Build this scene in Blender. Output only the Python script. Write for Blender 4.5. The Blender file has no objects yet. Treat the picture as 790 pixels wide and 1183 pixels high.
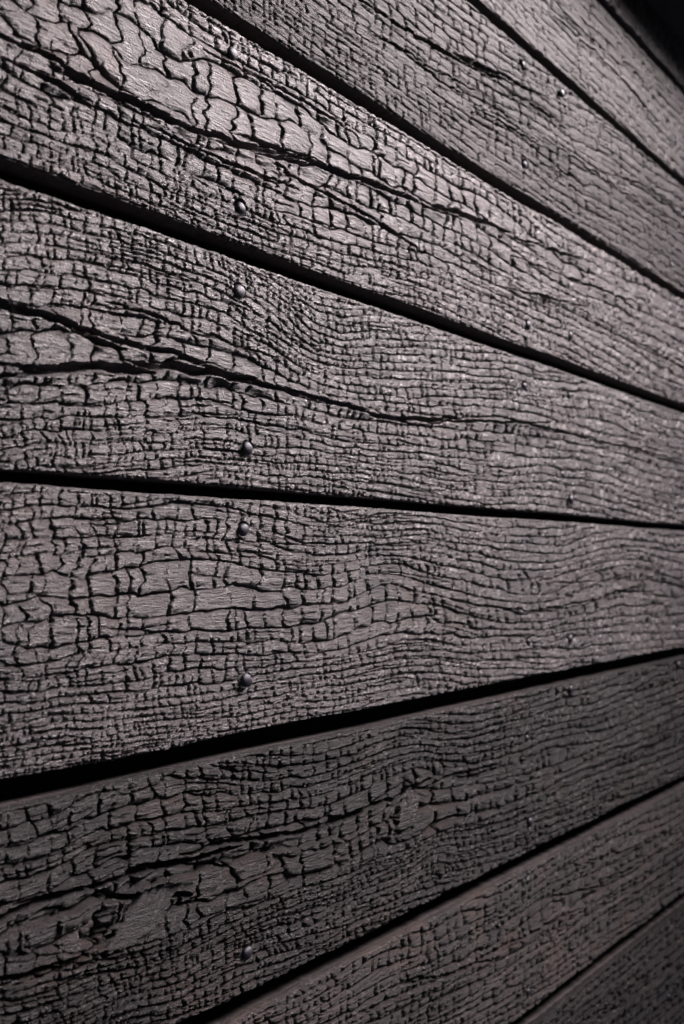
import bpy, math
import numpy as np
from mathutils import Vector

# ------------------------------------------------------------------ camera
F_PX, W_PX, H_PX = 1300.0, 790.0, 1183.0        # lens in photograph pixels
VPX, VPY = 1290.0, 648.0                        # vanishing point of the plank direction
UNIT = 0.001014                                 # metres per photograph pixel at the far edge of the frame
DEPTH_K = F_PX * UNIT * (VPX - W_PX)            # depth = DEPTH_K / (VPX - x)
THETA = math.atan2(VPX - W_PX / 2, F_PX)        # angle between view axis and wall
CAM_D = DEPTH_K * math.cos(THETA) / F_PX        # distance from the wall face
CAM_Z = 1.35

scene = bpy.context.scene
cam_data = bpy.data.cameras.new("camera")
cam = bpy.data.objects.new("camera", cam_data)
scene.collection.objects.link(cam)
cam.location = (0.0, -CAM_D, CAM_Z)
view = Vector((math.cos(THETA), math.sin(THETA), 0.0))
cam.rotation_euler = view.to_track_quat('-Z', 'Y').to_euler()
cam_data.sensor_fit = 'HORIZONTAL'
cam_data.sensor_width = 36.0
cam_data.lens = 36.0 * F_PX / W_PX
cam_data.shift_y = (VPY - H_PX / 2) / W_PX
cam_data.clip_start, cam_data.clip_end = 0.01, 200.0
cam_data.dof.use_dof = True
cam_data.dof.focus_distance = 0.66
cam_data.dof.aperture_fstop = 16.5
scene.camera = cam

# ------------------------------------------------------------------ light: one large soft lamp, high and towards the far side
world = bpy.data.worlds.new("World")
scene.world = world
world.use_nodes = True
bg = world.node_tree.nodes['Background']
bg.inputs['Color'].default_value = (0.75, 0.80, 1.0, 1)
bg.inputs['Strength'].default_value = 0.11
lamp_data = bpy.data.lights.new("lamp", 'AREA')
lamp_data.shape = 'RECTANGLE'
lamp_data.size, lamp_data.size_y = 1.00, 0.75
lamp_data.energy = 55.0
lamp_data.spread = math.radians(76)
lamp_data.color = (1.0, 0.89, 0.905)
lamp = bpy.data.objects.new("lamp", lamp_data)
scene.collection.objects.link(lamp)
lamp.location = (2.00, -1.00, CAM_Z + 1.60)
lamp.rotation_euler = (Vector((-0.06, 0.0, CAM_Z - 0.24)) - lamp.location).to_track_quat('-Z', 'Y').to_euler()
vs = scene.view_settings
vs.view_transform = 'Standard'
vs.look = 'None'
vs.exposure = 0.0
vs.gamma = 1.0
vs.use_curve_mapping = False


# ------------------------------------------------------------------ helpers: photograph pixel <-> wall
def depth_at(x):
    return DEPTH_K / (VPX - x)


def wall_u(x):
    """distance along the wall in millimetres for a photograph column"""
    z = depth_at(x)
    return 1000 * z * (math.cos(THETA) + (x - W_PX / 2) / F_PX * math.sin(THETA))


def wall_v(x, y):
    """height relative to the camera in millimetres"""
    return 1000 * depth_at(x) * (VPY - y) / F_PX


def px_at(u):
    """photograph column for a wall distance in millimetres (numpy)"""
    # u = Z(c + (x-395)/F s), Z = K/(VPX-x)
    c, s = math.cos(THETA), math.sin(THETA)
    un = np.asarray(u) / 1000.0
    return (un * VPX - DEPTH_K * c + DEPTH_K * s * (W_PX / 2) / F_PX) / (un + DEPTH_K * s / F_PX)


# ------------------------------------------------------------------ helpers: noise
def hash01(i, j, seed):
    i = np.asarray(i, np.int64).astype(np.uint64)
    j = np.asarray(j, np.int64).astype(np.uint64)
    h = i * np.uint64(0x9E3779B97F4A7C15) ^ j * np.uint64(0xC2B2AE3D27D4EB4F) ^ np.uint64(seed * 7919 + 13) * np.uint64(0x165667B19E3779F9)
    h ^= h >> np.uint64(29)
    h *= np.uint64(0xBF58476D1CE4E5B9)
    h ^= h >> np.uint64(32)
    h *= np.uint64(0x94D049BB133111EB)
    h ^= h >> np.uint64(29)
    return (h >> np.uint64(40)).astype(np.float32) / np.float32(1 << 24)


def noise(x, y, seed):
    """smooth value noise in -1..1"""
    xi = np.floor(x)
    yi = np.floor(y)
    fx = (x - xi).astype(np.float32)
    fy = (y - yi).astype(np.float32)
    fx = fx * fx * fx * (fx * (fx * 6 - 15) + 10)
    fy = fy * fy * fy * (fy * (fy * 6 - 15) + 10)
    xi = xi.astype(np.int64)
    yi = yi.astype(np.int64)
    a = hash01(xi, yi, seed)
    b = hash01(xi + 1, yi, seed)
    c = hash01(xi, yi + 1, seed)
    d = hash01(xi + 1, yi + 1, seed)
    ab = a + (b - a) * fx
    cd = c + (d - c) * fx
    return (ab + (cd - ab) * fy) * 2 - 1


# ------------------------------------------------------------------ materials
def char_material(name, dark, light, tint, rough, seed, sheen=0.62):
    m = bpy.data.materials.new(name)
    m.use_nodes = True
    nt = m.node_tree
    n, l = nt.nodes, nt.links
    b = n['Principled BSDF']
    tc = n.new('ShaderNodeTexCoord')
    mp = n.new('ShaderNodeMapping')
    mp.inputs['Location'].default_value = (seed * 3.7, seed * 1.3, seed * 2.1)
    l.new(tc.outputs['Object'], mp.inputs['Vector'])

    def stretched(sx, sy, sz):
        q = n.new('ShaderNodeMapping')
        q.inputs['Scale'].default_value = (sx, sy, sz)
        l.new(mp.outputs[0], q.inputs['Vector'])
        return q

    def tex(src, scale, detail, rgh):
        t = n.new('ShaderNodeTexNoise')
        t.inputs['Scale'].default_value = scale
        t.inputs['Detail'].default_value = detail
        t.inputs['Roughness'].default_value = rgh
        l.new(src.outputs[0], t.inputs['Vector'])
        return t
    patch = tex(stretched(1, 2, 2.2), 9, 4, 0.6)
    grain = tex(stretched(0.13, 1, 1), 460, 5, 0.7)
    speck = tex(mp, 900, 3, 0.7)
    hue = tex(stretched(1, 1.5, 1.6), 14, 3, 0.5)
    r1 = n.new('ShaderNodeMapRange')
    r1.inputs[1].default_value, r1.inputs[2].default_value = 0.37, 0.63
    l.new(patch.outputs['Fac'], r1.inputs[0])
    mix1 = n.new('ShaderNodeMix')
    mix1.data_type = 'RGBA'
    mix1.inputs[6].default_value = (*dark, 1)
    mix1.inputs[7].default_value = (*light, 1)
    l.new(r1.outputs[0], mix1.inputs[0])
    r2 = n.new('ShaderNodeMapRange')
    r2.inputs[1].default_value, r2.inputs[2].default_value = 0.5, 0.72
    r2.inputs[3].default_value, r2.inputs[4].default_value = 0.0, 0.85
    l.new(hue.outputs['Fac'], r2.inputs[0])
    mix2 = n.new('ShaderNodeMix')
    mix2.data_type = 'RGBA'
    mix2.inputs[7].default_value = (*tint, 1)
    l.new(r2.outputs[0], mix2.inputs[0])
    l.new(mix1.outputs[2], mix2.inputs[6])
    # fine grain streaks and specks of ash
    add = n.new('ShaderNodeMath')
    add.operation = 'ADD'
    l.new(grain.outputs['Fac'], add.inputs[0])
    l.new(speck.outputs['Fac'], add.inputs[1])
    r3 = n.new('ShaderNodeMapRange')
    r3.inputs[1].default_value, r3.inputs[2].default_value = 0.7, 1.3
    r3.inputs[3].default_value, r3.inputs[4].default_value = 0.5, 1.5
    l.new(add.outputs[0], r3.inputs[0])
    vm = n.new('ShaderNodeVectorMath')
    vm.operation = 'SCALE'
    l.new(mix2.outputs[2], vm.inputs[0])
    l.new(r3.outputs[0], vm.inputs['Scale'])
    l.new(vm.outputs[0], b.inputs['Base Color'])
    r4 = n.new('ShaderNodeMapRange')
    r4.inputs[3].default_value, r4.inputs[4].default_value = rough - 0.1, rough + 0.12
    l.new(speck.outputs['Fac'], r4.inputs[0])
    l.new(r4.outputs[0], b.inputs['Roughness'])
    b.inputs['Specular IOR Level'].default_value = sheen
    bump = n.new('ShaderNodeBump')
    bump.inputs['Strength'].default_value = 0.9
    bump.inputs['Distance'].default_value = 0.0085
    hs = n.new('ShaderNodeMath')
    hs.operation = 'MULTIPLY_ADD'
    hs.inputs[1].default_value = 0.45
    l.new(speck.outputs['Fac'], hs.inputs[0])
    l.new(grain.outputs['Fac'], hs.inputs[2])
    l.new(hs.outputs[0], bump.inputs['Height'])
    l.new(bump.outputs[0], b.inputs['Normal'])
    return m


def plain_material(name, color, rough, metallic=0.0, bump_scale=800, bump=0.3):
    m = bpy.data.materials.new(name)
    m.use_nodes = True
    n, l = m.node_tree.nodes, m.node_tree.links
    b = n['Principled BSDF']
    tc = n.new('ShaderNodeTexCoord')
    t = n.new('ShaderNodeTexNoise')
    t.inputs['Scale'].default_value = bump_scale
    t.inputs['Detail'].default_value = 3
    l.new(tc.outputs['Object'], t.inputs['Vector'])
    mx = n.new('ShaderNodeMix')
    mx.data_type = 'RGBA'
    mx.inputs[6].default_value = (*[c * 0.7 for c in color], 1)
    mx.inputs[7].default_value = (*[c * 1.3 for c in color], 1)
    l.new(t.outputs['Fac'], mx.inputs[0])
    l.new(mx.outputs[2], b.inputs['Base Color'])
    b.inputs['Roughness'].default_value = rough
    b.inputs['Metallic'].default_value = metallic
    bp = n.new('ShaderNodeBump')
    bp.inputs['Strength'].default_value = bump
    bp.inputs['Distance'].default_value = 0.0002
    l.new(t.outputs['Fac'], bp.inputs['Height'])
    l.new(bp.outputs[0], b.inputs['Normal'])
    return m


MAT_NAIL = plain_material("blued steel", (0.030, 0.030, 0.037), 0.48, 0.6, 900, 0.6)
MAT_SIDE = plain_material("sawn board side", (0.050, 0.043, 0.043), 0.8, 0.0, 260, 0.9)
MAT_SIDE.node_tree.nodes["Principled BSDF"].inputs["Specular IOR Level"].default_value = 0.15
MAT_BACK = plain_material("black membrane", (0.012, 0.012, 0.013), 0.9, 0.0, 300, 0.3)

# ------------------------------------------------------------------ the planks of the wall
# bottom / top in photograph units relative to the camera height; row size control points (px, py, mm);
# checks = long splits (polyline px, width mm, depth mm); ledges = steps along the grain (polyline px, height mm)
PLANKS = [
    dict(bot=552, top=598, x0=690, sizes=[(740, 20, 6), (780, 60, 7)], checks=[], ledges=[], relief=0.7, tone=2),
    dict(bot=444, top=539, x0=542, relief=0.65, tone=4, run=2.0,
         sizes=[(560, 5, 5), (600, 30, 5), (700, 60, 10), (660, 20, 10), (750, 150, 7), (660, 85, 4), (760, 110, 8), (780, 190, 5)],
         checks=[([(625, -12), (650, 14), (675, 38), (700, 60)], 1.9, 5), ([(640, 20), (680, 55), (720, 92), (745, 122)], 1.5, 5),
                 ([(672, 22), (705, 52), (735, 85)], 1.3, 4)],
         ledges=[]),
    dict(bot=313, top=431.5, x0=208, relief=0.85, tone=4, run=1.5,
         sizes=[(250, 0, 5), (300, 10, 4), (380, 20, 6), (450, 30, 8), (450, 90, 4), (500, 70, 7), (520, 150, 4), (560, 110, 8), (620, 130, 9),
                (600, 200, 4), (690, 200, 11), (700, 265, 4.5), (640, 100, 6), (760, 230, 12), (780, 290, 5), (740, 200, 7)],
         checks=[([(395, -8), (450, 22), (510, 55), (560, 82), (595, 96)], 3.2, 6), ([(575, 96), (610, 118), (640, 140)], 2.2, 5),
                 ([(555, 128), (620, 165), (690, 205), (740, 232), (790, 262)], 1.5, 4), ([(700, 200), (740, 212), (790, 250)], 1.6, 4),
                 ([(430, 38), (490, 72), (560, 112)], 1.2, 4)],
         ledges=[([(560, 120), (640, 165), (720, 215), (790, 262)], 1.0)]),
    dict(bot=184, top=301, x0=0, relief=1.0, tone=0,
         sizes=[(20, 20, 14), (60, 40, 16), (150, 60, 19), (250, 100, 21), (300, 150, 19), (350, 130, 19), (450, 200, 15), (520, 230, 15), (30, 110, 9), (60, 160, 8),
                (150, 215, 6), (30, 180, 5), (200, 180, 9), (250, 235, 7), (260, 190, 11), (340, 215, 14), (350, 280, 7), (480, 290, 9), (500, 335, 5.5), (600, 365, 5), (400, 250, 12),
                (600, 290, 14), (680, 310, 15), (760, 370, 14), (700, 390, 5), (770, 430, 5), (640, 345, 8), (330, 80, 8), (430, 150, 8), (540, 200, 7), (650, 265, 8)],
         checks=[([(-30, 36), (0, 44), (60, 66), (110, 98)], 2.6, 6), ([(80, 92), (150, 120), (215, 148), (270, 168), (330, 181)], 3.0, 7),
                 ([(300, 175), (350, 183), (400, 200), (450, 222), (510, 243), (560, 256)], 2.8, 6),
                 ([(-20, 60), (30, 80), (80, 108)], 1.8, 5), ([(180, 150), (240, 178), (300, 205), (330, 215)], 1.8, 5),
                 ([(330, 195), (385, 230), (430, 258), (480, 285)], 1.7, 5), ([(560, 262), (610, 280), (660, 298)], 2.0, 5),
                 ([(600, 300), (660, 322), (720, 345)], 1.6, 5), ([(250, 65), (300, 92), (360, 122), (390, 142)], 1.7, 5),
                 ([(590, 330), (650, 350), (720, 384), (780, 420)], 1.3, 4)],
         ledges=[([(0, 60), (110, 108), (230, 165), (330, 200), (450, 250), (560, 300), (700, 372), (790, 420)], 1.1)]),
    dict(bot=45, top=171, x0=0, relief=1.0, tone=1,
         sizes=[(50, 310, 8), (150, 330, 8), (50, 400, 17), (150, 405, 17), (10, 380, 13), (230, 405, 11), (100, 265, 5.5), (20, 250, 5), (300, 330, 4.5), (220, 300, 5), (300, 400, 6.5),
                (200, 360, 8), (80, 450, 10), (200, 455, 9), (100, 520, 6), (30, 500, 8), (300, 500, 6), (400, 420, 5.5), (400, 480, 8), (500, 440, 7), (550, 490, 10), (600, 430, 5), (450, 540, 4.5), (250, 550, 4.5),
                (700, 490, 10), (700, 545, 5), (700, 450, 5), (780, 515, 9), (620, 500, 10), (560, 400, 4.5), (450, 370, 4.5)],
         checks=[([(-30, 340), (0, 348), (50, 366), (110, 390)], 3.0, 6), ([(95, 378), (170, 398), (230, 418), (290, 440)], 2.0, 5),
                 ([(-20, 437), (25, 430), (60, 427)], 1.8, 5), ([(40, 427), (130, 422), (200, 425), (258, 432)], 3.6, 7), ([(240, 432), (300, 443), (360, 458), (410, 472)], 2.0, 5),
                 ([(390, 470), (450, 483), (540, 488), (610, 487)], 2.4, 6), ([(590, 490), (650, 500), (720, 515), (790, 532)], 2.0, 5),
                 ([(130, 350), (200, 374), (270, 400)], 1.3, 4)],
         ledges=[([(0, 445), (140, 438), (260, 446), (380, 478), (480, 496), (600, 502), (700, 520), (790, 545)], 1.0)]),
    dict(bot=-96, top=34.5, x0=0, relief=1.0, tone=1, bends=[(440, 680, 45, 20, -7), (740, 660, 90, 18, -7), (620, 690, 60, 18, 4)],
         sizes=[(60, 600, 8), (200, 600, 8), (10, 640, 10), (100, 675, 17), (220, 680, 17), (330, 690, 13), (40, 720, 12), (60, 760, 8), (150, 760, 9), (100, 810, 5), (100, 850, 4), (300, 800, 5), (300, 625, 9),
                (400, 640, 7), (430, 710, 12), (260, 740, 9), (500, 660, 9), (570, 690, 11), (650, 690, 12), (720, 680, 13), (500, 765, 5), (650, 740, 5.5), (650, 630, 5), (770, 645, 6), (770, 735, 5), (480, 610, 5), (420, 790, 4.5)],
         checks=[([(560, 700), (620, 706), (690, 694), (740, 672)], 1.6, 4),
                 ([(640, 676), (700, 668), (750, 655), (790, 672)], 1.4, 4)],
         ledges=[([(380, 700), (440, 690), (500, 684), (560, 706), (640, 706), (720, 684), (790, 690)], 1.0), ([(430, 640), (520, 655), (600, 668), (700, 660), (790, 655)], 0.7)]),
    dict(bot=-245, top=-112, x0=0, relief=1.1, tone=2,
         plates=[(168, 1055, 27, 11.5, 24, 0.2), (472, 938, 20, 11, 40, 0.3)], bends=[(500, 985, 40, 22, -9), (300, 1010, 45, 12, 5), (400, 1000, 40, 16, 4)],
         sizes=[(50, 950, 9), (150, 930, 10), (250, 920, 9), (350, 900, 8), (60, 1000, 12), (200, 970, 11), (160, 1052, 34), (60, 1070, 17), (300, 1000, 16), (250, 1010, 15), (20, 1090, 14), (470, 935, 20),
                (330, 1060, 6), (200, 1130, 5), (450, 1020, 5), (400, 880, 7), (600, 850, 7), (550, 900, 11), (700, 830, 8), (600, 960, 5), (750, 890, 5), (30, 1150, 7), (380, 970, 12), (100, 1110, 8), (620, 890, 11), (720, 860, 10)],
         checks=[([(-30, 1072), (40, 1046), (110, 1022), (175, 1002), (245, 985)], 3.2, 6), ([(225, 986), (300, 968), (360, 956), (410, 940)], 3.0, 6), ([(380, 952), (440, 928), (480, 908)], 3.2, 6),
                 ([(0, 1130), (50, 1118), (100, 1098), (140, 1078)], 2.2, 6), ([(128, 1040), (165, 1030), (205, 1032)], 3.0, 6), ([(128, 1078), (134, 1055), (131, 1036)], 2.0, 5),
                 ([(470, 915), (520, 898), (560, 886)], 1.6, 5)],
         ledges=[([(0, 1080), (110, 1040), (240, 1002), (320, 985), (400, 965), (470, 938), (540, 925), (620, 902), (700, 872), (790, 838)], 1.8),
                 ([(250, 1030), (340, 1000), (430, 978), (520, 950), (620, 920), (790, 860)], 1.0)]),
    dict(bot=-381, top=-263, x0=250, relief=1.0, tone=3,
         sizes=[(300, 1160, 6), (400, 1110, 6), (450, 1130, 9), (550, 1070, 9), (650, 1050, 13), (720, 1000, 13), (600, 1130, 6), (700, 1060, 5), (780, 930, 10), (480, 1170, 8), (560, 1110, 11), (620, 1010, 7), (760, 1000, 7)],
         checks=[([(480, 1140), (540, 1116), (600, 1086), (640, 1064)], 1.6, 5), ([(640, 1040), (700, 1020), (760, 985), (790, 965)], 1.6, 5), ([(660, 1000), (720, 984), (770, 960)], 1.4, 4)],
         ledges=[([(400, 1180), (500, 1135), (590, 1092), (650, 1052), (720, 1015), (790, 968)], 1.8), ([(560, 1140), (640, 1085), (720, 1035), (790, 990)], 1.0)]),
    dict(bot=-527, top=-400, x0=600, relief=1.1, tone=2,
         sizes=[(650, 1175, 6), (700, 1150, 9), (760, 1100, 13), (780, 1150, 11), (740, 1080, 6)],
         checks=[([(700, 1165), (740, 1130), (780, 1098)], 1.8, 5)], ledges=[([(690, 1180), (740, 1145), (790, 1105)], 1.6)]),
    dict(bot=-660, top=-543, x0=760, relief=1.0, tone=1, sizes=[(790, 1200, 8)], checks=[], ledges=[]),
]
# nail heads: px, py, radius mm, sunk mm
NAILS = [(268, 62, 4.0, -0.5), (279, 240, 3.5, 0.6), (275, 337, 4.4, -1.0), (285, 518, 4.1, -0.8), (280, 612, 3.9, -0.9), (284, 786, 4.2, -0.5), (285, 1101, 4.0, -0.6),
         (605, 75, 3.0, 0.9), (649, 108, 3.8, 0.0), (607, 190, 3.0, 1.0), (610, 376, 3.8, 0.0), (659, 388, 3.8, 0.2), (607, 446, 2.8, 1.2), (659, 457, 2.8, 1.2),
         (659, 577, 4.2, -0.8), (611, 624, 2.8, 2.4), (612, 742, 3.0, 1.2), (659, 738, 3.8, 0.2), (659, 797, 4.0, -0.3), (610, 853, 2.8, 1.2), (612, 950, 4.0, -0.3),
         (611, 1018, 3.2, 1.4), (612, 1146, 3.2, 1.4), (782, 163, 3.2, 1.2), (778, 221, 3.2, 1.4), (777, 306, 3.0, 1.4), (782, 447, 3.2, 1.4),
         (781, 500, 3.0, 1.5), (782, 586, 3.2, 1.4), (781, 631, 3.2, 1.4), (783, 722, 3.2, 1.4), (784, 768, 4.2, -0.2), (778, 1020, 3.2, 1.4), (774, 1152, 3.2, 1.4)]

TONES = [
    char_material("silvered char", (0.046, 0.036, 0.039), (0.090, 0.073, 0.076), (0.096, 0.070, 0.064), 0.42, 1, 0.5),
    char_material("grey char", (0.036, 0.029, 0.031), (0.084, 0.069, 0.070), (0.074, 0.055, 0.048), 0.40, 2),
    char_material("dark char", (0.010, 0.009, 0.009), (0.028, 0.023, 0.024), (0.038, 0.028, 0.022), 0.42, 3, 0.32),
    char_material("brown char", (0.026, 0.021, 0.020), (0.052, 0.042, 0.040), (0.066, 0.047, 0.038), 0.44, 4, 0.38),
    char_material("smoky char", (0.024, 0.020, 0.021), (0.052, 0.043, 0.045), (0.048, 0.037, 0.034), 0.52, 5, 0.20),
]

EDGE_R = 2.4            # rounded arris, mm
THICK = 19.0            # board thickness, mm
ARC = EDGE_R * math.pi / 2
SKIRT = THICK - EDGE_R - 1.0


def axis_u(x0, step_px):
    """column positions: about one per picture pixel in view, coarser beyond the frame"""
    xs = np.arange(max(x0 - 25, -35), 815, step_px * W_PX / 684.0)
    us = [wall_u(x) for x in xs]
    left, d = [], (us[1] - us[0])
    u = us[0]
    while u > -150:
        d = min(d * 1.15, 5.0)
        u -= d
        left.append(u)
    right, d = [], (us[-1] - us[-2])
    u = us[-1]
    while u < 2100:
        d = min(d * 1.06, 9.0)
        u += d
        right.append(u)
    return np.array(left[::-1] + us + right, np.float64)


def interp_line(poly, U):
    pu = np.array([wall_u(x) for x, y in poly])
    pv = np.array([wall_v(x, y) for x, y in poly])
    o = np.argsort(pu)
    return np.interp(U, pu[o], pv[o]), pu.min(), pu.max()


def slow(u):
    """the grain runs longer and calmer towards the far end of the boards"""
    return np.where(u < 330, u, 330 + 330 * np.log(np.maximum(u, 330) / 330))


def row_breaks(rng, U, V, R, Hs, aspect):
    """for every grain row the places where cracks cross it; many run on from row to row"""
    r0, r1 = int(np.floor(R.min())) - 3, int(np.ceil(R.max())) + 4
    out, prev = {}, np.array([-1e6, 1e6])
    for row in range(r0, r1):
        u, cur = U[0] - rng.uniform(5, 40), []
        while u < U[-1] + 40:
            ci = min(max(int(np.searchsorted(U, u)), 0), len(U) - 1)
            h = float(np.interp(row + 0.5, R[:, ci], Hs[:, ci]))
            s = aspect(h, u) * h
            t = u + s * rng.uniform(0.5, 1.55)
            k = int(np.searchsorted(prev, t))
            near = min(prev[max(k - 1, 0)], prev[min(k, len(prev) - 1)], key=lambda q: abs(q - t))
            if abs(near - t) < 0.45 * s and rng.random() < 0.62:
                t = max(near + rng.normal(0, 0.07 * s), u + 0.3 * s)
            cur.append(t)
            u = t
        out[row] = prev = np.array(cur)
    return r0, r1, out


def crack_field(U, V, R, Hs, rng, seed, aspect, wob):
    """cracks along the grain rows and across them: distances in mm, openness draws and cell ids"""
    UU = U[None, :]
    VV = V[:, None]
    US = slow(U)[None, :]
    warp = lambda s, a, b: noise(US / a + 3.1 * s, VV / b + 1.7 * s, seed + s)
    UW = UU + Hs * wob * (0.34 * warp(1, 16, 9) + 0.16 * warp(2, 6, 4)) + 0.55 * warp(3, 2.6, 1.8)
    RW = R + wob * (0.26 * warp(4, 26, 12) + 0.15 * warp(5, 8, 6)) + (0.40 / np.maximum(Hs, 2)) * warp(6, 3.0, 2.2)
    r0, r1, breaks = row_breaks(rng, U, V, R, Hs, aspect)
    row = np.clip(np.floor(RW).astype(np.int32), r0, r1 - 1)
    f = RW - row
    line = np.where(f < 0.5, row, row + 1)
    d_row = np.minimum(f, 1 - f) * Hs
    d_brk = np.zeros(RW.shape)
    cell = np.zeros(RW.shape, np.int64)
    brk = np.zeros(RW.shape, np.int64)
    ru = np.zeros(RW.shape)
    order = np.argsort(row, axis=None, kind='stable')
    rs = row.ravel()[order]
    uw = UW.ravel()
    for r in range(rs[0], rs[-1] + 1):
        a, b = np.searchsorted(rs, (r, r + 1))
        if a == b:
            continue
        sel = order[a:b]
        c = breaks[r]
        x = uw[sel]
        k = np.clip(np.searchsorted(c, x), 1, len(c) - 1)
        dl, dr = np.abs(x - c[k - 1]), np.abs(c[k] - x)
        d_brk.ravel()[sel] = np.minimum(dl, dr)
        brk.ravel()[sel] = (r + 500) * 4000 + np.where(dl < dr, k - 1, k)
        cell.ravel()[sel] = (r + 500) * 4000 + k
        ru.ravel()[sel] = (dl - dr) / (dl + dr + 1e-6)
    o_row = 0.5 + 0.5 * noise(US / 22 + line * 5.37, line * 1.0, seed + 40)
    o_brk = hash01(brk, brk * 0, seed + 41)
    return d_row, d_brk, o_row, o_brk, cell, f - 0.5, ru


def build_height(p, U, V, index):
    """relief of one board in mm on the grid V x U"""
    seed = 100 + 37 * index
    rng = np.random.default_rng(seed)
    UU, VV = U[None, :], V[:, None]
    US = slow(U)[None, :]
    nu, nv = len(U), len(V)
    DU = np.gradient(U)[None, :]
    # --- size of the char scales, from control points
    num = np.zeros((nv, nu))
    den = np.zeros((nv, nu))
    for x, y, h in p['sizes']:
        cu, cv = wall_u(x), wall_v(x, y) - p['v0']
        su_ = 38 + 0.05 * cu
        w = np.exp(-((UU - cu) / su_) ** 2 - ((VV - cv) / 13.0) ** 2) + 1e-9 / (1 + ((UU - cu) / 150) ** 2 + ((VV - cv) / 30) ** 2)
        num += w * math.log(h)
        den += w
    far = noise(US / 90 + index, VV / 22, seed + 9) * 0.35 + math.log(7.5)
    m = np.clip((U[None, :] - 1330) / 120, 0, 1)
    Hs = np.exp((num / den) * (1 - m) + far * m)
    Hs *= np.exp(0.18 * noise(US / 40, VV / 14, seed + 8))
    finest = np.clip(UU / 430, 1, 3.2)
    Hs = np.clip(np.sqrt((0.88 * Hs) ** 2 + (1.6 * (finest - 1)) ** 2), 3.2 * finest, 17)
    # --- grain rows: follow the main split or the middle line and fan out
    if p['ledges']:
        ref, a, b = interp_line(p['ledges'][0][0], U)
        ref = ref - p['v0']
        k = 25
        ref = np.convolve(np.pad(ref, k, mode='edge'), np.ones(2 * k + 1) / (2 * k + 1), mode='valid')
    else:
        ref = np.full(nu, p['h'] / 2) + 6 * noise(U / 160.0, U * 0 + 0.5, seed + 7)
    dv = V[1] - V[0]

    def rows(size):
        cum = np.cumsum(1.0 / size, axis=0) * dv
        base = np.array([np.interp(ref[i], V, cum[:, i]) for i in range(nu)])
        return cum - base[None, :]
    def swirl(R, size):
        for x, y, su_, sv_, amt in p.get('bends', ()):        # grain pushed up or down beside a knot
            cu, cv = wall_u(x), wall_v(x, y) - p['v0']
            R = R + amt / size * np.exp(-((UU - cu) / su_) ** 2 - ((VV - cv) / sv_) ** 2)
        for x, y, su_, sv_, ang, lift in p.get('plates', ()):  # grain that parts round a knot
            cu, cv = wall_u(x), wall_v(x, y) - p['v0']
            rc = R[min(int(np.searchsorted(V, cv)), nv - 1), min(int(np.searchsorted(U, cu)), nu - 1)]
            g = np.exp(-((UU - cu) / (1.5 * su_)) ** 2 - ((VV - cv) / (2.2 * sv_)) ** 2)
            R = rc + (R - rc) * (1 - 0.8 * g)
        return R
    R = swirl(rows(Hs), Hs) + 0.22 * noise(US / 60, VV / 30, seed + 6)
    far_u = np.clip((UU - 330) / 900, 0, 1.2)
    asp = lambda k0, k1: (lambda h, u: (k0 - 0.018 * min(h, 22)) * max(min(u, 1500) / 330, 1) ** k1)
    sm = lambda d1, d2, a: -np.log(np.exp(-d1 / a) + np.exp(-d2 / a)) * a
    # --- big scales
    d1, d2, o1, o2, cell, rv, ru = crack_field(U, V, R, Hs, rng, seed, asp(1.40 * p.get('run', 1), 0.30), 1.0)
    scale = np.clip(Hs / 11.0, 0.35, 1.6) ** 0.5
    o1 = np.clip(-0.05 + 1.25 * o1 - 0.12 * far_u, 0.05, 1.1)
    o2 = np.where(o2 < 0.08, 0.12, 0.30 + 0.85 * o2 ** 1.4) * (0.9 + 0.3 * noise(US / 9, VV / 6, seed + 11))
    w1, w2 = 0.27 * scale * o1 + 0.02, 0.28 * scale * o2 * (1 + 5.5 * far_u) + 0.02
    e1, e2 = np.sqrt(w1 * w1 + (0.42 * dv) ** 2), np.sqrt(w2 * w2 + (0.42 * DU) ** 2)
    z1 = 3.6 * scale * np.clip(o1 * 1.3, 0, 1) * np.sqrt(w1 / e1) * np.exp(-(d1 / e1) ** 4)
    z2 = (4.4 + 3.0 * far_u) * scale * np.clip(o2 * 1.3, 0, 1) * (w2 / e2) ** 0.3 * np.exp(-(d2 / e2) ** 4)
    Z = -np.maximum(z1, z2)
    dd = np.maximum(sm(d1 / np.clip(o1, 0.3, 1), d2 / np.clip(o2, 0.3, 1) / (1 + 2.5 * far_u), 0.5), 0)
    Z += -(0.95 + 0.6 * far_u) * scale * np.exp(-dd / ((0.12 + 0.06 * far_u) * Hs + 0.4))
    # scales are uneven: each has its own height, tilt and dome
    c1 = hash01(cell, cell * 0, seed + 21) - 0.5
    c2 = hash01(cell, cell * 0 + 1, seed + 21) - 0.5
    c3 = hash01(cell, cell * 0 + 2, seed + 21) - 0.5
    edge = 1 - np.exp(-(dd / (0.10 * Hs + 0.3)) ** 2)
    Z += -0.075 * Hs * 4 * rv * rv - 0.035 * Hs * ru * ru
    Z += edge * (0.9 * scale * c1 + 0.11 * Hs * (c2 - 0.15) * rv + 0.05 * Hs * c3 * ru)
    # --- finer cracks inside the scales
    Hb = np.clip(Hs * 0.42, 2.4 * finest, 6.5)
    Rb = swirl(rows(Hb), Hb) + 0.3 * noise(US / 40, VV / 20, seed + 5)
    d1, d2, o1, o2, cell2, rv2, ru2 = crack_field(U, V, Rb, Hb, rng, seed + 400, asp(2.2 * p.get('run', 1), 0.45), 1.3)
    calm = np.clip(1.25 - 0.05 * Hs, 0.35, 1.0) * np.clip(0.85 + 0.5 * noise(US / 30, VV / 16, seed + 12), 0.2, 1.2)
    o1 = np.clip(-0.25 + 1.4 * o1 - 0.12 * far_u, 0, 1.1) * calm
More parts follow.
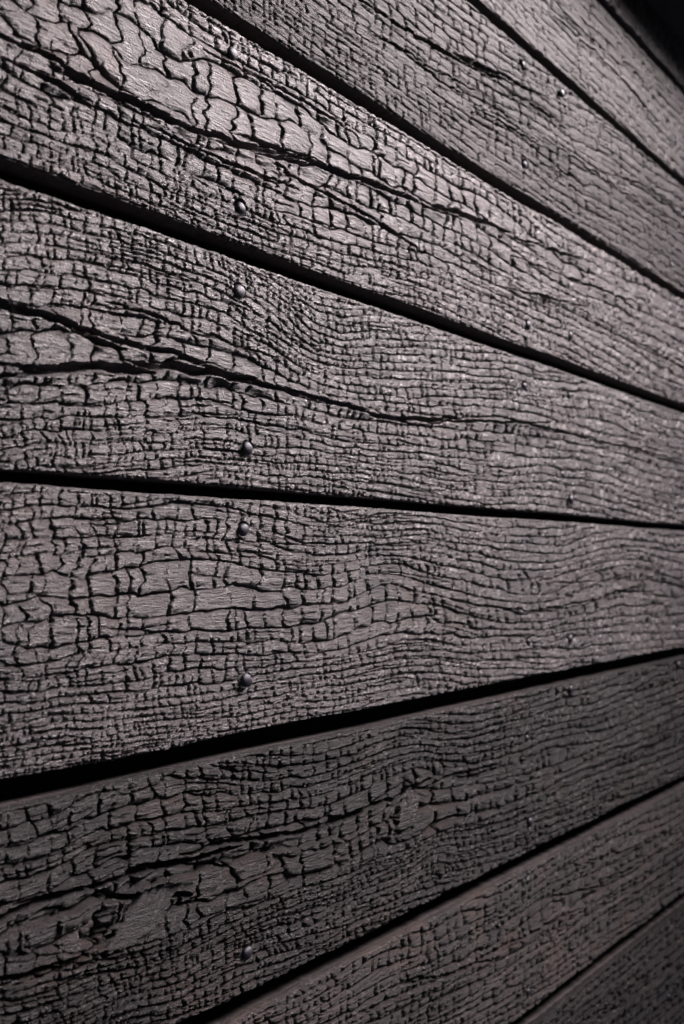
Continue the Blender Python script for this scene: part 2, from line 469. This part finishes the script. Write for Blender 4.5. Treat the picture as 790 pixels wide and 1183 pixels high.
    o2 = np.clip(-0.15 + 1.2 * o2, 0, 1.0) * calm
    w1, w2 = 0.30 * o1 + 0.02, 0.25 * o2 * (1 + 3 * far_u) + 0.02
    e1, e2 = np.sqrt(w1 * w1 + (0.42 * dv) ** 2), np.sqrt(w2 * w2 + (0.42 * DU) ** 2)
    z1 = 1.9 * o1 * np.sqrt(w1 / e1) * np.exp(-(d1 / e1) ** 4)
    z2 = 2.0 * o2 * (w2 / e2) ** 0.3 * np.exp(-(d2 / e2) ** 4)
    Z += -np.maximum(z1, z2)
    Z += -0.32 * o1 * np.exp(-d1 / 0.7)
    b1 = hash01(cell2, cell2 * 0, seed + 22) - 0.5
    b2 = hash01(cell2, cell2 * 0 + 1, seed + 22) - 0.5
    Z += calm * (1 - np.exp(-(np.minimum(d1, d2) / 0.6) ** 2)) * (0.42 * b1 + 0.50 * (b2 - 0.1) * rv2)
    # --- streaks of the grain and slow undulation
    fan = np.clip(1.0 - 0.5 * DU, 0.3, 1)
    Z += 0.62 * fan * noise(US / 9, Rb * 2.4, seed + 13) + 0.42 * fan * noise(US / 6, Rb * 4.5, seed + 14)
    Z += 0.22 * np.clip(1.15 - 0.7 * DU, 0.08, 1) * noise(US / 1.9, VV / 1.4, seed + 15)
    Z += 0.9 * noise(US / 70, VV / 28, seed + 16) + 0.5 * noise(US / 26, VV / 14, seed + 17)
    Z *= p['relief']
    # --- ledges: one side of a growth ring stands proud
    for poly, hgt in p['ledges']:
        line, a, b = interp_line(poly, U)
        line = line - p['v0'] + 1.6 * noise(U / 17, U * 0 + 0.3, seed + 30) + 0.8 * noise(U / 6, U * 0 + 1.3, seed + 31)
        s = VV - line[None, :] + 0.6 * noise(US / 5, VV / 3, seed + 32)
        fade = (0.6 + 0.4 * noise(U / 45, U * 0 + 2.2, seed + 33)) * np.clip((U - a + 30) / 40, 0, 1)
        Z += 2.5 * hgt * fade[None, :] * (np.where(s < 0, np.exp(s / 11.0), 0) * (1 - np.exp(-np.abs(s) / 0.6)) - 0.45 * np.exp(-np.abs(s - 0.8) / 1.0))
    # --- long splits: strings of overlapping slivers
    for ci, (poly, width, deep) in enumerate(p['checks']):
        pu = np.array([wall_u(x) for x, y in poly])
        pv = np.array([wall_v(x, y) for x, y in poly]) - p['v0']
        seg = np.hypot(np.diff(pu), np.diff(pv))
        cum = np.concatenate([[0], np.cumsum(seg)])
        total = cum[-1]
        t = -4.0
        while t < total:
            L = rng.uniform(0.22, 0.5) * max(total, 30) + 8
            tm = min(max(t + L / 2, 0), total)
            cu, cv = np.interp(tm, cum, pu), np.interp(tm, cum, pv)
            e0, e1 = max(tm - 6, 0), min(tm + 6, total)
            ang = math.atan2(np.interp(e1, cum, pv) - np.interp(e0, cum, pv), np.interp(e1, cum, pu) - np.interp(e0, cum, pu))
            ang += rng.normal(0, 0.03)
            cv += rng.normal(0, 0.5 * width * 0.6)
            W = width * rng.uniform(0.6, 1.25) * 0.5
            half = L * 0.62
            a, b = np.searchsorted(U, (cu - half * 1.05 - 4, cu + half * 1.05 + 4))
            if b - a > 2:
                us = U[None, a:b]
                lx = (us - cu) * math.cos(ang) + (VV - cv) * math.sin(ang)
                ly = -(us - cu) * math.sin(ang) + (VV - cv) * math.cos(ang)
                ly = ly + 1.3 * noise(us / 15, VV / 30, seed + 59 + ci) + 0.6 * noise(us / 6, VV / 5, seed + 60 + ci) + 0.28 * noise(us / 2.6, VV / 2, seed + 61 + ci)
                prof = np.clip(1 - (lx / half) ** 2, 0, 1) ** 0.8
                ww = W * prof + 1e-3
                wg = np.sqrt(ww ** 2 + (0.35 * dv) ** 2)
                core = np.exp(-(ly / wg) ** 4) * (ww / wg)
                core *= np.clip(prof * 4, 0, 1)
                Z[:, a:b] = np.minimum(Z[:, a:b], Z[:, a:b] * (1 - core) - deep * core)
                Z[:, a:b] += 0.9 * prof * np.exp(-np.abs(np.abs(ly) - W - 1.0) / 1.3)
            t += L * rng.uniform(0.55, 0.85)
    # --- bare knots: a smooth plate with a torn rim
    for x, y, su_, sv_, ang, lift in p.get('plates', ()):
        cu, cv = wall_u(x), wall_v(x, y) - p['v0']
        a = math.radians(ang)
        lx = (UU - cu) * math.cos(a) + (VV - cv) * math.sin(a)
        ly = -(UU - cu) * math.sin(a) + (VV - cv) * math.cos(a)
        q = np.abs(lx / su_) ** 1.5 + np.abs(ly / sv_) ** 1.5 + 0.22 * noise(UU / 7, VV / 5, seed + 80) + 0.10 * noise(UU / 2.5, VV / 2, seed + 81)
        inside = np.clip((1.0 - q) / 0.25, 0, 1)
        rim = np.exp(-((q - 1.12) / 0.14) ** 2) * np.clip(0.35 + 0.8 * ly / sv_ - 0.5 * lx / su_ + 0.4 * noise(UU / 9, VV / 9, seed + 82), 0, 1)
        plate = lift + 1.2 * (-ly / sv_) + 0.5 * lx / su_ + 0.5 * noise(UU / 14, VV / 5, seed + 83) + 0.55 * noise((lx + 0.6 * ly) / 16, (ly - 0.35 * lx - 0.012 * lx * lx) / 1.9, seed + 84) + 0.2 * noise(lx / 9, ly / 0.9, seed + 85)
        Z = Z * (1 - inside) + plate * inside - 6.5 * rim
    # --- pits round the nail heads
    for x, y, r, sunk in p['nails']:
        cu, cv = wall_u(x), wall_v(x, y) - p['v0']
        q = np.hypot(UU - cu, VV - cv) + 0.7 * noise(UU / 3, VV / 3, seed + 70)
        pit = np.clip((r + (1.0 if sunk < 0.5 else 1.9) - q) / 0.9, 0, 1)
        Z = Z * (1 - pit) + (-2.2 if sunk < 0.5 else -4.2) * pit
    return Z


def make_plank(p, index, parent):
    p['bot'], p['top'] = p['bot'] - 3.2, p['top'] + 1.0     # the arrises are worn back
    H = (p['top'] - p['bot']) * UNIT * 1000
    p['h'] = H
    p['v0'] = p['bot'] * UNIT * 1000
    p['nails'] = [n for n in NAILS if p['v0'] < wall_v(n[0], n[1]) < p['v0'] + H]
    dv = 1.12 * depth_at(max(p['x0'], 0)) * 1000 / (F_PX * 684 / W_PX)
    U = axis_u(p['x0'], 1.15)
    # coordinate across the board, wrapped round both arrises: face is EDGE_R..H-EDGE_R
    V = np.arange(EDGE_R - ARC - 5.0, H - EDGE_R + ARC + 5.0, dv)
    Z = build_height(p, U, V, index)
    lo, hi = EDGE_R, H - EDGE_R
    z = np.clip(V, lo, hi).copy()
    y = np.zeros_like(V)
    nz = np.zeros_like(V)
    ny = -np.ones_like(V)
    for sgn, lim, sel in ((-1, lo, V < lo), (1, hi, V > hi)):
        s = np.abs(V[sel] - lim)
        a = np.clip(s / EDGE_R, 0, math.pi / 2)
        z[sel] = lim + sgn * EDGE_R * np.sin(a)
        y[sel] = EDGE_R * (1 - np.cos(a)) + np.clip(s - ARC, 0, None)
        nz[sel] = sgn * np.sin(a)
        ny[sel] = -np.cos(a)
    out = np.maximum(np.maximum(lo - V, V - hi), 0)
    fade = np.where(V < lo, np.clip(1.25 - out / (ARC * 1.5), 0.3, 1.0), np.clip(1.15 - out / (ARC * 1.4), 0.22, 1.0))
    wav = 0.8 * noise(U / 120, U * 0 + 0.5, 500 + index) + 0.25 * noise(U / 30, U * 0 + 0.5, 510 + index)
    Zf = Z * fade[:, None]
    nv, nu = Z.shape
    # rows that close the sides towards the back
    P = np.empty((nv + 4, nu, 3), np.float32)
    body = P[2:-2]
    body[:, :, 0] = U[None, :]
    body[:, :, 1] = y[:, None] + ny[:, None] * Zf
    body[:, :, 2] = z[:, None] + nz[:, None] * Zf + wav[None, :]
    for r, src, yy in ((1, 2, 12.0), (0, 2, THICK), (nv + 2, nv + 1, 12.0), (nv + 3, nv + 1, THICK)):
        P[r, :, 0] = U
        P[r, :, 1] = yy
        P[r, :, 2] = (0.0 if src == 2 else H) + wav
    P *= 0.001
    n_r, n_c = P.shape[:2]
    idx = np.arange(n_r * n_c, dtype=np.int32).reshape(n_r, n_c)
    quads = np.stack([idx[:-1, :-1], idx[:-1, 1:], idx[1:, 1:], idx[1:, :-1]], -1).reshape(-1, 4)
    back = np.stack([idx[0, :-1], idx[-1, :-1], idx[-1, 1:], idx[0, 1:]], -1).reshape(-1, 4)
    quads = np.concatenate([quads, back])
    me = bpy.data.meshes.new("plank")
    nq = len(quads)
    n0, n1 = idx[:, 0], idx[::-1, -1]
    loops = np.concatenate([quads.ravel(), n0, n1]).astype(np.int32)
    starts = np.concatenate([np.arange(nq) * 4, [nq * 4, nq * 4 + n_r]]).astype(np.int32)
    me.vertices.add(n_r * n_c)
    me.vertices.foreach_set('co', P.ravel())
    me.loops.add(len(loops))
    me.loops.foreach_set('vertex_index', loops)
    me.polygons.add(len(starts))
    me.polygons.foreach_set('loop_start', starts)
    me.update(calc_edges=True)
    me.polygons.foreach_set('use_smooth', np.ones(len(starts), bool))
    me.materials.append(TONES[p['tone']])
    me.materials.append(MAT_SIDE)
    side = np.where((out[:-1] > 0.7 * ARC) & (V[:-1] < lo), 1, 0)
    rowmat = np.concatenate([[1, 1], side, [1, 1]])[:n_r - 1]
    mats = np.concatenate([np.repeat(rowmat, n_c - 1), np.ones(n_c - 1 + 2)]).astype(np.int32)
    me.polygons.foreach_set('material_index', mats)
    me.validate()
    ob = bpy.data.objects.new("plank", me)
    scene.collection.objects.link(ob)
    ob.parent = parent
    ob.location = (0, 0, p['v0'] * 0.001)
    p['ob'] = ob
    return ob


wall = bpy.data.objects.new("plank_wall", None)
scene.collection.objects.link(wall)
wall.location = (0, 0, CAM_Z)
wall["label"] = "wall of horizontal charred grey-black wood planks with cracked, scaly surface"
wall["category"] = "wall"
wall["kind"] = "thing"

for i, p in enumerate(PLANKS):
    make_plank(p, i, wall)

# dark membrane behind the open joints
bm_v = [(-0.15, 0.046, -0.70), (2.1, 0.046, -0.70), (2.1, 0.046, 0.605), (-0.15, 0.046, 0.605)]
bm_v += [(x, 0.058, z) for x, y, z in bm_v]
me = bpy.data.meshes.new("backing")
me.from_pydata(bm_v, [], [(0, 1, 2, 3), (7, 6, 5, 4), (0, 4, 5, 1), (1, 5, 6, 2), (2, 6, 7, 3), (3, 7, 4, 0)])
me.materials.append(MAT_BACK)
backing = bpy.data.objects.new("backing", me)
scene.collection.objects.link(backing)
backing.parent = wall


# ------------------------------------------------------------------ the overhang that shades the top boards
def box(name, lo, hi, mat, parent=None):
    v = [(x, y, z) for z in (lo[2], hi[2]) for x, y in ((lo[0], lo[1]), (hi[0], lo[1]), (hi[0], hi[1]), (lo[0], hi[1]))]
    me = bpy.data.meshes.new(name)
    me.from_pydata(v, [], [(3, 2, 1, 0), (4, 5, 6, 7), (0, 1, 5, 4), (1, 2, 6, 5), (2, 3, 7, 6), (3, 0, 4, 7)])
    me.materials.append(mat)
    o = bpy.data.objects.new(name, me)
    scene.collection.objects.link(o)
    o.parent = parent
    return o


soffit = box("soffit", (-0.4, -0.06, CAM_Z + 0.61), (2.3, 0.06, CAM_Z + 0.64), TONES[2])
soffit["kind"] = "structure"


# ------------------------------------------------------------------ nails
def nail_mesh():
    prof = [(0.0, -1.0)]                               # (radius, y) in units of the head radius, -y is out of the wall
    for k in range(1, 8):
        a = k / 7 * math.pi / 2
        prof.append((math.sin(a), 0.25 - 0.62 * math.cos(a)))
    prof[0] = (0.0, 0.25 - 0.62)
    prof += [(0.97, 0.42), (0.45, 0.55), (0.42, 4.0), (0.0, 4.6)]
    seg = 24
    verts, faces, rings = [], [], []
    for r, y in prof:
        if r == 0:
            rings.append([len(verts)])
            verts.append((0, y, 0))
        else:
            ring = []
            for s in range(seg):
                a = 2 * math.pi * s / seg
                k = 1 + 0.05 * math.sin(2 * a + 0.6) + 0.03 * math.sin(3 * a)
                ring.append(len(verts))
                verts.append((r * k * math.cos(a), y, r * k * math.sin(a)))
            rings.append(ring)
    for A, B in zip(rings, rings[1:]):
        for s in range(seg):
            t = (s + 1) % seg
            if len(A) == 1:
                faces.append((A[0], B[s], B[t]))
            elif len(B) == 1:
                faces.append((A[s], B[0], A[t]))
            else:
                faces.append((A[s], B[s], B[t], A[t]))
    m = bpy.data.meshes.new("nail")
    m.from_pydata(verts, [], faces)
    for poly in m.polygons:
        poly.use_smooth = True
    m.materials.append(MAT_NAIL)
    return m


NAIL = nail_mesh()
for p in PLANKS:
    for k, (x, y, r, sunk) in enumerate(p['nails']):
        o = bpy.data.objects.new("nail", NAIL)
        scene.collection.objects.link(o)
        o.parent = p['ob']
        o.location = (wall_u(x) * 0.001, (-0.6 + sunk) * 0.001, (wall_v(x, y) - p['v0']) * 0.001)
        o.scale = (r * 0.001,) * 3
        o.rotation_euler = (0.12 * math.sin(k * 2.3 + x), 0.8 * k, 0.12 * math.cos(k * 1.7 + y))
